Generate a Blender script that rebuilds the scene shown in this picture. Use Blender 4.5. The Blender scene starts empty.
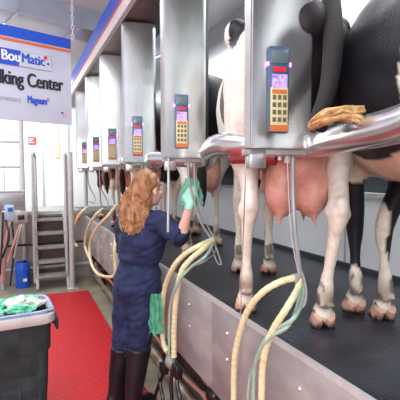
import bpy, bmesh, math, random
from mathutils import Vector, Matrix, noise
random.seed(7)
PI = math.pi
C = bpy.context.scene.collection
V = Vector
# ------------------------------------------------------------------ camera (metres; pit floor z=0, cow platform z=.95)
F = 400.0; TH = math.radians(24.1826); PT = math.radians(3.7190); CZ = 1.6
FW = V((math.sin(TH)*math.cos(PT), math.cos(TH)*math.cos(PT), -math.sin(PT)))
RT = V((math.cos(TH), -math.sin(TH), 0)); UP = RT.cross(FW)
cam = bpy.data.cameras.new('camera'); cam.sensor_width = 36; cam.lens = 36.0
co = bpy.data.objects.new('camera', cam); C.objects.link(co)
co.matrix_world = Matrix((( RT.x, UP.x, -FW.x, 0), (RT.y, UP.y, -FW.y, 0), (RT.z, UP.z, -FW.z, CZ), (0, 0, 0, 1)))
cam.clip_start = .05
bpy.context.scene.camera = co
O = V((0, 0, CZ))
def ray(px, py): return FW + RT*((px-200)/F) + UP*((200-py)/F)
def on_x(px, py, x): r = ray(px, py); return O + r*(x/r.x)
def on_y(px, py, y): r = ray(px, py); return O + r*(y/r.y)
def on_z(px, py, z): r = ray(px, py); return O + r*((z-CZ)/r.z)
def on_d(px, py, d): return O + ray(px, py)*d

# ------------------------------------------------------------------ materials
def lin(c):
    return tuple(((v/255)/12.92 if v/255 <= .04045 else (((v/255)+.055)/1.055)**2.4) for v in c)
def mat(name, rgb, rough=.6, metal=0, var=0, scale=8, stretch=(1, 1, 1), bump=0, bscale=None, emit=0, rgb2=None, spec=.5, trans=0, attr=None, coat=0, sss=0, detail=4):
    m = bpy.data.materials.new(name); m.use_nodes = True
    nt = m.node_tree; b = nt.nodes['Principled BSDF']; L = nt.links.new
    c = (*lin(rgb), 1)
    b.inputs['Base Color'].default_value = c
    b.inputs['Roughness'].default_value = rough; b.inputs['Metallic'].default_value = metal
    b.inputs['Specular IOR Level'].default_value = spec
    b.inputs['Coat Weight'].default_value = coat
    if trans: b.inputs['Transmission Weight'].default_value = trans
    if emit:
        b.inputs['Emission Color'].default_value = c; b.inputs['Emission Strength'].default_value = emit
    if sss:
        b.inputs['Subsurface Weight'].default_value = sss; b.inputs['Subsurface Radius'].default_value = (.02, .008, .005)
    tc = nt.nodes.new('ShaderNodeTexCoord'); mp = nt.nodes.new('ShaderNodeMapping')
    mp.inputs['Scale'].default_value = stretch; L(tc.outputs['Object'], mp.inputs['Vector'])
    if attr:
        a = nt.nodes.new('ShaderNodeAttribute'); a.attribute_name = attr
        if var:
            n = nt.nodes.new('ShaderNodeTexNoise'); n.inputs['Scale'].default_value = scale; n.inputs['Detail'].default_value = detail
            L(mp.outputs[0], n.inputs['Vector'])
            mr = nt.nodes.new('ShaderNodeMapRange'); mr.inputs[1].default_value = .3; mr.inputs[2].default_value = .7
            mr.inputs[3].default_value = 1-var; mr.inputs[4].default_value = 1+var*.5; L(n.outputs[0], mr.inputs[0])
            vm = nt.nodes.new('ShaderNodeVectorMath'); vm.operation = 'SCALE'
            L(a.outputs['Color'], vm.inputs[0]); L(mr.outputs[0], vm.inputs['Scale']); L(vm.outputs[0], b.inputs['Base Color'])
        else: L(a.outputs['Color'], b.inputs['Base Color'])
    elif var or rgb2:
        n = nt.nodes.new('ShaderNodeTexNoise'); n.inputs['Scale'].default_value = scale; n.inputs['Detail'].default_value = detail
        L(mp.outputs[0], n.inputs['Vector'])
        cr = nt.nodes.new('ShaderNodeValToRGB'); cr.color_ramp.elements[0].position = .35; cr.color_ramp.elements[1].position = .65
        if rgb2: c2 = (*lin(rgb2), 1)
        else: c2 = tuple(min(1, v*(1+var)) for v in c[:3])+(1,); c = tuple(v*(1-var) for v in c[:3])+(1,)
        cr.color_ramp.elements[0].color = c; cr.color_ramp.elements[1].color = c2
        L(n.outputs[0], cr.inputs[0]); L(cr.outputs[0], b.inputs['Base Color'])
    if bump:
        n2 = nt.nodes.new('ShaderNodeTexNoise'); n2.inputs['Scale'].default_value = bscale or scale*4; n2.inputs['Detail'].default_value = 3
        L(mp.outputs[0], n2.inputs['Vector'])
        bp = nt.nodes.new('ShaderNodeBump'); bp.inputs['Strength'].default_value = bump; bp.inputs['Distance'].default_value = .01
        L(n2.outputs[0], bp.inputs['Height']); L(bp.outputs[0], b.inputs['Normal'])
    return m
M = {}
M['steel'] = mat('brushed_stainless', (196, 198, 198), .3, .85, var=.1, scale=3, stretch=(1, 1, 14), bump=.03, bscale=60)
M['cab'] = mat('cabinet_stainless', (208, 212, 212), .24, .95, var=.07, scale=1.6, stretch=(.3, .3, 4), detail=3)
M['chrome'] = mat('polished_rail', (205, 205, 208), .24, .9, var=.1, scale=12)
M['galv'] = mat('galvanised_steel', (192, 195, 195), .45, .15, var=.06, scale=20)
M['dull'] = mat('dull_aluminium', (160, 160, 156), .5, .2, var=.15, scale=14)
M['curb'] = mat('curb_steel', (176, 175, 175), .42, .18, rgb2=(150, 149, 150), scale=7, stretch=(1, .6, 1.5), bump=.05, bscale=90)
M['whitepanel'] = mat('white_panel', (240, 241, 240), .35, var=.03, scale=2)
M['kick'] = mat('kick_panel', (232, 238, 244), .3, var=.04, scale=2)
M['darkband'] = mat('dark_band', (52, 60, 64), .5, var=.2, scale=4)
M['greywall'] = mat('grey_wall', (176, 184, 188), .5, var=.07, scale=1.5)
M['beige'] = mat('beige_mottled', (196, 190, 180), .9, rgb2=(222, 216, 208), scale=5, detail=8)
M['ceil'] = mat('ceiling', (226, 228, 230), .8, var=.05, scale=2)
M['strut'] = mat('dark_strut', (62, 66, 72), .4, .4)
M['beam'] = mat('reflection_beam', (126, 138, 160), .6)  # for the beams added to band the cabinets' reflections
M['duct'] = mat('duct_sheet', (176, 186, 200), .4, .3, var=.06, scale=3)
M['conc'] = mat('concrete_wall', (168, 163, 156), .8, var=.15, scale=5, bump=.2, bscale=40)
M['floor'] = mat('pit_concrete', (134, 128, 108), .35, rgb2=(165, 158, 140), scale=4, detail=8, bump=.1)
M['deck'] = mat('rubber_deck', (36, 39, 48), .3, rgb2=(62, 66, 76), scale=5, detail=8, bump=.35, bscale=70)
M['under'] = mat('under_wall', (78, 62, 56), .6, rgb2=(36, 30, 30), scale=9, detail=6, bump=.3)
M['rust'] = mat('rust_pipe', (120, 82, 74), .4, .2, rgb2=(176, 150, 142), scale=12, detail=6, stretch=(1, .5, 1))
M['tanpipe'] = mat('tan_pipe', (170, 156, 140), .4, .3, rgb2=(120, 100, 88), scale=10)
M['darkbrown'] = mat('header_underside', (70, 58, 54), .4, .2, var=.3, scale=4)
M['blue'] = mat('sign_blue', (40, 88, 208), .4); M['orange'] = mat('sign_orange', (226, 110, 60), .5)
M['pinkwhite'] = mat('fascia_white', (226, 212, 212), .35, var=.04)
M['signbg'] = mat('sign_face', (206, 212, 228), .4, var=.02); M['signtxt'] = mat('sign_text_dark', (32, 34, 48), .5)
M['signgrey'] = mat('sign_text_grey', (150, 158, 178), .5); M['signwhite'] = mat('sign_white', (240, 242, 250), .5)
M['red'] = mat('red_plaque', (214, 62, 66), .5)
M['black'] = mat('black_plastic', (24, 25, 27), .4, var=.2); M['rubber'] = mat('black_rubber', (20, 21, 24), .35, var=.3, scale=14)
M['bin'] = mat('bin_plastic', (34, 52, 54), .75, rgb2=(50, 70, 72), scale=14, bump=.2, bscale=60)
M['rim'] = mat('bin_rim', (196, 194, 190), .5, var=.08); M['liner'] = mat('liner_plastic', (168, 186, 222), .3, var=.1, bump=.4, bscale=20)
M['green'] = mat('green_cloth', (150, 232, 204), .85, rgb2=(100, 208, 168), scale=22, bump=.5, bscale=80)
M['greend'] = mat('mint_cloth', (150, 228, 198), .85, rgb2=(104, 204, 168), scale=25, bump=.5, bscale=80)
M['cloth'] = mat('white_cloth', (228, 228, 222), .9, var=.08, scale=22, bump=.5, bscale=80)
M['glove'] = mat('green_glove', (158, 236, 212), .6, rgb2=(180, 242, 224), scale=20)
M['barrel'] = mat('blue_barrel', (30, 100, 222), .35, var=.08)
M['cream'] = mat('cream_hose', (232, 226, 184), .45, rgb2=(218, 210, 164), scale=30, sss=.1)
M['clear'] = mat('clear_green_tube', (168, 206, 184), .2, rgb2=(188, 214, 200), scale=20, trans=.35)
M['greytube'] = mat('grey_tube', (158, 164, 162), .35, .2, var=.1)
M['boot'] = mat('boot_rubber', (20, 22, 30), .5, var=.25, scale=12)
M['navy'] = mat('navy_cotton', (23, 34, 68), .85, rgb2=(36, 50, 90), scale=14, bump=1.0, bscale=22)
M['skin'] = mat('skin', (234, 186, 170), .5, sss=.1, var=.05)
M['hair'] = mat('hair', (122, 80, 52), .55, rgb2=(186, 138, 96), scale=28, stretch=(1, 1, .35), bump=.8, bscale=70, detail=6)
M['hair2'] = mat('hair_strands', (206, 160, 112), .5, rgb2=(150, 102, 66), scale=18)
M['lip'] = mat('lip', (186, 96, 92), .5); M['eye'] = mat('eye_white', (235, 232, 228), .3); M['iris'] = mat('iris', (60, 70, 70), .3)
M['cow'] = mat('cow_hide', (255, 255, 255), .5, spec=.28, var=.16, scale=30, attr='Col', bump=.25, bscale=120)
M['udder'] = mat('udder_skin', (190, 132, 116), .5, rgb2=(216, 168, 152), scale=14, sss=.15, bump=.3, bscale=30)
M['hoof'] = mat('hoof', (214, 172, 150), .5)
def hoofnodes(m):
    nt = m.node_tree; L = nt.links.new; tc = nt.nodes.new('ShaderNodeTexCoord'); sp = nt.nodes.new('ShaderNodeSeparateXYZ'); L(tc.outputs['Object'], sp.inputs[0])
    n = nt.nodes.new('ShaderNodeTexNoise'); n.inputs['Scale'].default_value = 30; L(tc.outputs['Object'], n.inputs['Vector'])
    ma = nt.nodes.new('ShaderNodeMath'); ma.operation = 'MULTIPLY_ADD'; L(n.outputs[0], ma.inputs[0]); ma.inputs[1].default_value = .05; L(sp.outputs['Z'], ma.inputs[2])
    cr = nt.nodes.new('ShaderNodeValToRGB'); e0 = cr.color_ramp.elements
    e0[0].position = .04; e0[0].color = (*lin((30, 26, 26)), 1); e0[1].position = .058; e0[1].color = (*lin((206, 160, 140)), 1)
    q = e0.new(.09); q.color = (*lin((214, 176, 156)), 1); q = e0.new(.105); q.color = (*lin((110, 78, 50)), 1)
    L(ma.outputs[0], cr.inputs[0]); L(cr.outputs[0], nt.nodes['Principled BSDF'].inputs['Base Color'])
hoofnodes(M['hoof']); M['switch'] = mat('tail_switch', (214, 180, 124), .7, rgb2=(158, 114, 66), scale=30, bump=1, bscale=90)
M['darkhair'] = mat('dark_hair', (24, 20, 22), .8, var=.3, scale=20, bump=.3)
M['panelblue'] = mat('control_blue', (58, 84, 112), .4); M['panelgrey'] = mat('display_dark', (92, 112, 118), .2)
M['lcd'] = mat('lcd_screen', (120, 84, 235), .4, emit=.9, rgb2=(215, 205, 255), scale=90)
M['led'] = mat('violet_led', (226, 110, 246), .4, emit=4); M['redled'] = mat('red_display', (190, 26, 46), .4, emit=.5)
M['keypad'] = mat('keypad_cream', (224, 206, 150), .5); M['keyorange'] = mat('keypad_orange', (196, 112, 58), .5); M['key'] = mat('key_grey', (82, 98, 92), .5)
M['window'] = mat('beige_glass', (226, 208, 184), .2); M['bolt'] = mat('bolt_steel', (225, 225, 225), .2, .8)
M['orangeh'] = mat('orange_plastic', (232, 84, 36), .5); M['boxblue'] = mat('pale_box', (170, 196, 220), .5)
M['trail'] = mat('dark_green_rail', (44, 62, 56), .5); M['rubberhose'] = mat('pink_hose', (176, 122, 116), .5, var=.15)
M['lamp'] = mat('lamp_tube', (255, 255, 255), .5, emit=6); M['fixture'] = mat('dark_fixture', (50, 56, 66), .5)
M['grille'] = mat('grate_brown', (96, 84, 74), .6, var=.2)
def brushed(m, rot):
    nt = m.node_tree; b = nt.nodes['Principled BSDF']; tg = nt.nodes.new('ShaderNodeTangent'); tg.direction_type = 'RADIAL'; tg.axis = 'Z'
    b.inputs['Anisotropic'].default_value = .9; b.inputs['Anisotropic Rotation'].default_value = rot
    nt.links.new(tg.outputs[0], b.inputs['Tangent'])
brushed(M['cab'], 0.25)
# red mat with ridges
def ridged(name, rgb, rgb2, scale):
    m = mat(name, rgb, .55); nt = m.node_tree; b = nt.nodes['Principled BSDF']; L = nt.links.new
    tc = nt.nodes.new('ShaderNodeTexCoord')
    w = nt.nodes.new('ShaderNodeTexWave'); w.bands_direction = 'Y'; w.inputs['Scale'].default_value = scale; w.inputs['Distortion'].default_value = 1.2; w.inputs['Detail'].default_value = 2; w.inputs['Detail Scale'].default_value = 6
    L(tc.outputs['Object'], w.inputs['Vector'])
    n = nt.nodes.new('ShaderNodeTexNoise'); n.inputs['Scale'].default_value = 45; L(tc.outputs['Object'], n.inputs['Vector'])
    mx = nt.nodes.new('ShaderNodeMath'); mx.operation = 'MULTIPLY'; L(w.outputs['Fac'], mx.inputs[0]); L(n.outputs[0], mx.inputs[1])
    cr = nt.nodes.new('ShaderNodeValToRGB'); cr.color_ramp.elements[0].position = .1; cr.color_ramp.elements[1].position = .5
    cr.color_ramp.elements[0].color = (*lin(rgb2), 1); cr.color_ramp.elements[1].color = (*lin(rgb), 1)
    L(mx.outputs[0], cr.inputs[0]); L(cr.outputs[0], b.inputs['Base Color'])
    bp = nt.nodes.new('ShaderNodeBump'); bp.inputs['Strength'].default_value = .5; bp.inputs['Distance'].default_value = .01
    L(mx.outputs[0], bp.inputs['Height']); L(bp.outputs[0], b.inputs['Normal'])
    return m
M['mat'] = ridged('red_mat', (226, 40, 50), (188, 22, 34), 9)

# ------------------------------------------------------------------ mesh helpers
def box(bm, c, s, rot=None, bev=0, top=None):
    """box centred at c with full sizes s; top = xy scale of the upper face"""
    vs = []
    for z in (-.5, .5):
        k = (top if (top and z > 0) else (1, 1))
        for x, y in ((-.5, -.5), (.5, -.5), (.5, .5), (-.5, .5)):
            p = V((x*s[0]*k[0], y*s[1]*k[1], z*s[2]))
            if rot is not None: p = rot @ p
            vs.append(bm.verts.new(V(c)+p))
    fs = [bm.faces.new([vs[i] for i in f]) for f in ((3, 2, 1, 0), (4, 5, 6, 7), (0, 1, 5, 4), (1, 2, 6, 5), (2, 3, 7, 6), (3, 0, 4, 7))]
    if bev:
        es = list({e for f in fs for e in f.edges})
        bmesh.ops.bevel(bm, geom=es, offset=bev, segments=2, affect='EDGES', profile=.5)
    return vs
def cr_path(pts, n=6):
    pts = [V(p) for p in pts]
    if len(pts) < 3: return pts
    out = []
    P = [pts[0]*2-pts[1]]+pts+[pts[-1]*2-pts[-2]]
    for i in range(1, len(P)-2):
        for k in range(n):
            t = k/n; a, b, c, d = P[i-1:i+3]
            out.append(.5*((2*b)+(c-a)*t+(2*a-5*b+4*c-d)*t*t+(3*b-a-3*c+d)*t**3))
    out.append(pts[-1]); return out
def loft(bm, secs, n=14, caps=True, side=None):
    """secs: list of (point, ra, rb); ra along the side axis. Rounded closed tube."""
    P = [V(s[0]) for s in secs]; rings = []
    ref = V(side) if side is not None else None
    prev = None
    for i, s in enumerate(secs):
        d = (P[min(i+1, len(P)-1)]-P[max(i-1, 0)]); 
        if d.length < 1e-9: d = V((0, 0, 1))
        d.normalize()
        if ref is not None: a = ref
        elif prev is not None: a = prev
        else: a = V((1, 0, 0)) if abs(d.x) < .8 else V((0, 1, 0))
        a = (a-d*a.dot(d))
        if a.length < 1e-4: a = d.orthogonal()
        a.normalize(); b = d.cross(a); prev = a
        ra = s[1]; rb = s[2] if len(s) > 2 else s[1]
        rings.append([bm.verts.new(P[i]+a*(ra*math.cos(2*PI*k/n))+b*(rb*math.sin(2*PI*k/n))) for k in range(n)])
    for i in range(len(rings)-1):
        for k in range(n):
            bm.faces.new((rings[i][k], rings[i][(k+1) % n], rings[i+1][(k+1) % n], rings[i+1][k]))
    if caps:
        bm.faces.new(rings[0][::-1]); bm.faces.new(rings[-1])
def tube(bm, pts, r, n=8, smooth=6):
    pts = cr_path(pts, smooth) if smooth else [V(p) for p in pts]
    loft(bm, [(p, r) for p in pts], n)
def chain(bm, secs, n=14, side=None, sub=3, round_ends=True):
    """smooth tapering limb through (point, ra, rb) with rounded ends"""
    secs = [(V(s[0]), s[1], s[2] if len(s) > 2 else s[1]) for s in secs]
    if len(secs) > 2 and sub > 1:
        pp = cr_path([s[0] for s in secs], sub); rr = []
        for i in range(len(secs)-1):
            for k in range(sub):
                t = k/sub; t = t*t*(3-2*t)*.5+t*.5
                rr.append((secs[i][1]*(1-t)+secs[i+1][1]*t, secs[i][2]*(1-t)+secs[i+1][2]*t))
        rr.append(secs[-1][1:]); secs = [(p, *r) for p, r in zip(pp, rr)]
    if round_ends:
        d0 = (secs[0][0]-secs[1][0]).normalized(); d1 = (secs[-1][0]-secs[-2][0]).normalized()
        a = secs[0]; b = secs[-1]; ma = min(a[1], a[2]); mb = min(b[1], b[2])
        pre = [(a[0]+d0*ma*math.sin(t), a[1]*math.cos(t), a[2]*math.cos(t)) for t in (1.4, 1.0, .5)]
        post = [(b[0]+d1*mb*math.sin(t), b[1]*math.cos(t), b[2]*math.cos(t)) for t in (.5, 1.0, 1.4)]
        secs = pre+secs+post
    loft(bm, secs, n, side=side)
def ell(bm, c, r, rot=None, seg=16, rings=10):
    m = Matrix.Translation(V(c)) @ (rot.to_4x4() if rot is not None else Matrix.Identity(4)) @ Matrix.Diagonal((*r, 1))
    bmesh.ops.create_uvsphere(bm, u_segments=seg, v_segments=rings, radius=1, matrix=m)
def lathe(bm, prof, c=(0, 0, 0), n=24):
    rings = [[bm.verts.new(V(c)+V((r*math.cos(2*PI*k/n), r*math.sin(2*PI*k/n), z))) for k in range(n)] for r, z in prof]
    for i in range(len(rings)-1):
        for k in range(n): bm.faces.new((rings[i][k], rings[i][(k+1) % n], rings[i+1][(k+1) % n], rings[i+1][k]))
    bm.faces.new(rings[0][::-1]); bm.faces.new(rings[-1])
def B(): return bmesh.new()
def mesh_of(name, bm, m, smooth=True):
    bmesh.ops.recalc_face_normals(bm, faces=bm.faces[:])
    me = bpy.data.meshes.new(name); bm.to_mesh(me); bm.free()
    me.materials.append(m)
    if smooth:
        for p in me.polygons: p.use_smooth = True
        try: me.set_sharp_from_angle(angle=math.radians(40))
        except Exception: pass
    return me
def obj(name, bm, m, parent=None, world=False, smooth=True):
    me = mesh_of(name, bm, m, smooth) if isinstance(bm, bmesh.types.BMesh) else bm
    o = bpy.data.objects.new(name, me); C.objects.link(o)
    if parent is not None:
        o.parent = parent
        if world and parent.parent is None: o.matrix_parent_inverse = parent.matrix_basis.inverted()
    return o
def tag(o, label=None, cat=None, group=None, kind=None):
    if label: o['label'] = label
    if cat: o['category'] = cat
    if group: o['group'] = group
    if kind: o['kind'] = kind
    return o
def thing(name, label, cat, loc=(0, 0, 0), rz=0, group=None):
    o = bpy.data.objects.new(name, None); C.objects.link(o); o.empty_display_size = .1
    o.location = loc; o.rotation_euler = (0, 0, rz)
    return tag(o, label, cat, group)
def struct(name, bm, m, smooth=False):
    o = obj(name, bm, m, smooth=smooth); o['kind'] = 'structure'; return o
def sbox(name, lo, hi, m, bev=0):
    b = B(); lo = V(lo); hi = V(hi); box(b, (lo+hi)/2, hi-lo, bev=bev); return struct(name, b, m)
def fuse(bm, voxel, smooth_it=4, m=None, name='body', fac=.5):
    """fuse overlapping closed shells into ONE continuous surface"""
    bmesh.ops.recalc_face_normals(bm, faces=bm.faces[:])
    me = bpy.data.meshes.new('tmp'); bm.to_mesh(me); bm.free()
    o = bpy.data.objects.new('tmp', me); C.objects.link(o)
    r = o.modifiers.new('r', 'REMESH'); r.mode = 'VOXEL'; r.voxel_size = voxel; r.adaptivity = 0
    if smooth_it:
        s = o.modifiers.new('s', 'SMOOTH'); s.iterations = smooth_it; s.factor = fac
    dg = bpy.context.evaluated_depsgraph_get(); dg.update()
    out = bpy.data.meshes.new_from_object(o.evaluated_get(dg)); out.name = name
    bpy.data.objects.remove(o); bpy.data.meshes.remove(me)
    out.materials.clear()
    if m: out.materials.append(m)
    for p in out.polygons: p.use_smooth = True
    return out

# ------------------------------------------------------------------ the room
WX = 2.06; END = 6.6
sbox('floor', (-3.2, -3.2, -.08), (1.35, 8.2, 0), M['floor'])
sbox('floor_platform_slab', (.92, -3.2, .86), (2.12, 8.2, .93), M['conc'])
sbox('floor_platform', (.905, -3.2, .93), (2.10, 8.2, .95), M['deck'])
b = B(); box(b, (-.41, 1.75, .008), (2.44, 7.6, .016), bev=.004)
# mat: right edge x=.84, far edge slanting slightly
me = mesh_of('floor_mat', b, M['mat'])
mo = obj('floor_mat', me, None); tag(mo, 'long red ribbed rubber mat lying on the pit floor', 'mat')
# curb front (stainless kick plates) and recess below
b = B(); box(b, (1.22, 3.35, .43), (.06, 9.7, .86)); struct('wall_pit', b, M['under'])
sbox('trim_1', (.893, -1.4, .938), (.912, 8.1, .957), M['galv'])
def bolt(bm, x, y, z, r=.009):
    n = 10
    ring = [bm.verts.new((x, y+r*math.cos(2*PI*k/n), z+r*math.sin(2*PI*k/n))) for k in range(n)]
    r2 = [bm.verts.new((x-.006, y+.6*r*math.cos(2*PI*k/n), z+.6*r*math.sin(2*PI*k/n))) for k in range(n)]
    for k in range(n): bm.faces.new((ring[k], ring[(k+1) % n], r2[(k+1) % n], r2[k]))
    bm.faces.new(r2)
y0 = -1.4; kp = 0
while y0 < 7.9:
    w = 1.62
    t = thing('kick_plate', '', 'metal plate', (.9, y0, .5), 0, 'stainless kick plates along the pit edge')
    t['label'] = 'stainless steel kick plate with bolts facing the pit below the platform edge'
    b = B(); box(b, (0, w/2, .2), (.012, w-.006, .475), bev=.002); obj('plate', b, M['curb'], t)
    for yy in (.3, .9, 1.45):
        for zz in (.33, .2): 
            b = B(); bolt(b, -.006, yy, zz); obj('bolt', b, M['bolt'], t)
    y0 += w; kp += 1
# pipes running under the curb
def run_pipe(x, z, r, m, label, cat='pipe', y0=-1.3, y1=7.8, wob=0, name='service_pipe'):
    b = B(); pts = [(x+wob*math.sin(k*1.7), y0+(y1-y0)*k/24, z+wob*math.cos(k*2.3)) for k in range(25)]
    tube(b, pts, r, 12, 3)
    for k in range(12):
        yy = y0+(y1-y0)*(k+.4)/12; tube(b, [(x+wob*.3, yy, z), (x+wob*.3, yy+.06, z)], r*1.25, 12, 0)
    return tag(obj(name, b, m), label, cat)
run_pipe(1.0, .40, .042, M['rust'], 'rusty pink-brown pipe running just under the kick plates')
run_pipe(1.08, .26, .05, M['rubber'], 'thick black rubber line running behind the tan floor pipe', wob=.01)
run_pipe(.98, .12, .04, M['tanpipe'], 'tan grey pipe running lowest beside the concrete strip')
run_pipe(1.13, .52, .03, M['tanpipe'], 'thin tan pipe at the back of the recess under the platform')
run_pipe(.955, .29, .014, M['rubberhose'], 'thin pink hose sagging in front of the pipes under the platform', 'hose', wob=.02, name='service_hose')
for k in range(10):
    yy = .3+.8*k
    b = B(); box(b, (1.0, yy, .42), (.1, .07, .12), bev=.01); ell(b, (.96, yy+.05, .36), (.045, .05, .05))
    tube(b, [(.96, yy, .34), (.94, yy+.05, .25), (.98, yy+.12, .16)], .018)
    tag(obj('pipe_valve', b, M['rubber']), 'black valve fitting clamped on the pipes under the platform edge', 'valve', 'black pipe valves under the platform')

# walls
sbox('wall_right_kick', (WX, -3.2, .95), (WX+.06, 8.2, 1.46), M['kick'])
for k in range(9):
    sbox('trim_right_joint', (WX-.006, -.9+k*1.0, .96), (WX+.001, -.885+k*1.0, 1.455), M['greywall'])
sbox('baseboard_right', (WX-.02, -3.2, .95), (WX, 8.2, .985), M['darkband'])
sbox('wall_right_band', (WX+.1, -3.2, 1.46), (WX+.16, 8.2, 1.86), M['darkband'])
sbox('trim_right_sill', (WX-.01, -3.2, 1.45), (WX+.12, 8.2, 1.475), M['galv'])
sbox('wall_right', (WX+.06, -3.2, 1.86), (WX+.12, 8.2, 3.32), M['greywall'])
sbox('ceiling', (-3.3, -3.2, 3.32), (WX+.2, 8.3, 3.4), M['ceil'])
sbox('wall_left', (-3.3, -3.2, 0), (-3.2, 8.3, 3.4), M['whitepanel'])
sbox('wall_back', (-3.3, 8.2, 0), (WX+.2, 8.3, 3.0), M['whitepanel'])
sbox('wall_back_upper', (-3.3, 8.12, 2.9), (WX+.2, 8.2, 3.36), M['beige'])
sbox('wall_pit_end', (-3.2, 6.35, 0), (1.3, 6.45, 1.04), M['conc'])
sbox('floor_landing', (-3.2, 6.45, .93), (.92, 8.2, .98), M['conc'])
sbox('trim_landing', (-3.2, 6.33, 1.0), (1.0, 6.37, 1.05), M['galv'])

sbox('wall_front', (-3.3, -3.3, 0), (WX+.2, -3.2, 3.4), M['greywall'])
sbox('trim_reflection_stripe', (-3.2, -3.2, 2.2), (WX, -3.19, 2.42), M['blue'])  # unseen blue stripe added behind the camera for the cabinets to reflect
sbox('trim_reflection_rail', (-3.2, -3.2, 1.5), (WX, -3.17, 1.62), M['darkband'])  # unseen dark strip, likewise added only as something the steel mirrors
for k, (yy, wd) in enumerate(((-2.7, .3), (-1.75, .12), (-.9, .22), (-.1, .1), (.55, .16), (1.35, .1), (2.1, .16))):
    sbox('trim_reflection_beam', (-3.2, yy, 3.2), (WX, yy+wd, 3.32), M['duct'] if k % 2 else M['beam'])  # beams added so the cabinet fronts reflect horizontal bands
# ceiling beam and duct (turned like the hanging sign)
SD = V((math.sin(math.radians(73.9)), math.cos(math.radians(73.9)), 0)); SN = V((SD.y, -SD.x, 0))   # right dir, towards-camera normal
SR = Matrix((( SD.x, -SN.x, 0), (SD.y, -SN.y, 0), (0, 0, 1)))
pd = on_y(60, 22.5, 4.3)
t = V((pd.x, pd.y, pd.z+.16)) - SD*1.0
b = B(); box(b, t-SN*.2, (5.2, .4, .32), rot=SR, bev=.01)
for k in range(9): box(b, t-SN*.2+SD*(-2.4+k*.6), (.03, .43, .35), rot=SR)
box(b, t+SN*.005-V((0, 0, .15)), (5.2, .02, .03), rot=SR)
tag(obj('air_duct', b, M['duct']), 'pale blue-grey sheet metal duct crossing under the ceiling behind the hanging sign', 'duct')
# dark light fixtures above the cows
for (yy, lb) in ((2.55, 'long dark ceiling light above the cows nearest the camera'), (5.2, 'long dark ceiling light above the cows farther down the row')):
    t = thing('ceiling_light', lb, 'ceiling light', (1.55, yy, 3.2))
    b = B(); box(b, (0, 0, .06), (1.0, .14, .09), bev=.01); obj('housing', b, M['fixture'], t)
    b = B(); tube(b, [(-.45, 0, 0), (.45, 0, 0)], .018, 10, 0); obj('lamp_tube', b, M['lamp'], t)
    b = B(); box(b, (-.4, 0, .1), (.02, .02, .06)); box(b, (.4, 0, .1), (.02, .02, .06)); obj('bracket', b, M['galv'], t)

# header above the cabinets with blue fascia
t = thing('header_beam', 'long overhead header with blue striped white fascia above the steel cabinets', 'beam', (.7, -1.2, 2.73))
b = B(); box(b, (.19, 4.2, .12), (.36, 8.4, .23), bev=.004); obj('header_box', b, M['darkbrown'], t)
b = B(); box(b, (0, 4.2, .125), (.012, 8.4, .27), bev=.002); f = obj('fascia', b, M['pinkwhite'], t)
b = B(); box(b, (-.008, 4.2, .185), (.006, 8.4, .14)); obj('blue_stripe', b, M['blue'], t)
b = B(); box(b, (-.008, 4.2, .103), (.006, 8.4, .015)); obj('orange_stripe', b, M['orange'], t)
b = B()
box(b, (-.004, 4.2, -.012), (.03, 8.4, .014)); obj('lower_lip', b, M['galv'], t)

# ------------------------------------------------------------------ milk control cabinets
def control_cabinet(i, label):
    y = 1.19+.9*i
    t = thing('control_cabinet', label, 'control cabinet', (.706, y, 1.69), math.radians(-12), 'stainless milking control cabinets hanging over the pit edge')
    W = .255; H = 1.03
    b = B()
    prof = [(0, .018), (.018, 0), (W-.018, 0), (W, .018), (W-.03, .11), (.03, .11)]
    lo = [b.verts.new((x, yy, 0)) for x, yy in prof]; hi = [b.verts.new((x, yy, H)) for x, yy in prof]
    for k in range(6): b.faces.new((lo[k], lo[(k+1) % 6], hi[(k+1) % 6], hi[k]))
    b.faces.new(lo[::-1]); b.faces.new(hi)
    bmesh.ops.bevel(b, geom=[e for e in b.edges], offset=.004, segments=2, affect='EDGES')
    obj('housing', b, M['cab'], t, smooth=False)
    # control panel
    cx = W*.44; z0 = .05; z1 = .342; w = .076
    b = B(); box(b, (cx, -.008, (z0+z1)/2), (w, .016, z1-z0), bev=.006); p = obj('control_panel', b, M['panelblue'], t)
    b = B(); box(b, (cx, -.017, z1-.035), (w*.8, .004, .045), bev=.001); obj('display_window', b, M['panelgrey'], p)
    b = B(); box(b, (cx-.012, -.018, z1-.078), (.02, .004, .016)); box(b, (cx+.012, -.018, z1-.078), (.02, .004, .016)); obj('red_display', b, M['redled'], p)
    b = B(); box(b, (cx, -.018, z1-.118), (w*.72, .004, .046)); obj('screen', b, M['lcd'], p)
    b = B(); box(b, (cx, -.017, z0+.085), (w*.82, .004, .136), bev=.001); obj('keypad', b, M['keypad'], p)
    b = B(); box(b, (cx, -.0185, z0+.016), (w*.88, .004, .022)); obj('orange_strip', b, M['keyorange'], p)
    b = B(); box(b, (cx, -.0185, z0+.139), (w*.7, .004, .014))
    obj('orange_strip', b, M['keyorange'], p)
    b = B()
    for r_ in range(4):
        for c_ in range(3): box(b, (cx+(c_-1)*.019, -.0205, z0+.045+r_*.025), (.012, .004, .015))
    obj('keys', b, M['key'], p)
    for s in (-1, 1):
        b = B(); box(b, (cx+s*(w/2+.002), -.01, z1-.06), (.006, .014, .012)); obj('indicator_light', b, M['led'], p)
    # under-slung outlet
    b = B(); box(b, (.055, .05, -.035), (.06, .05, .07), bev=.004); obj('outlet_box', b, M['steel'], t)
    b = B(); box(b, (W/2, .06, -.012), (W-.03, .07, .024), bev=.003); obj('bottom_tray', b, M['dull'], t)
    b = B(); tube(b, [(W/2+.05, .055, 0), (W/2+.05, .055, -.05)], .011, 10, 0); tube(b, [(W/2+.02, .055, 0), (W/2+.02, .055, -.04)], .008, 10, 0); obj('hose_nipple', b, M['galv'], t)
    return t
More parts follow.
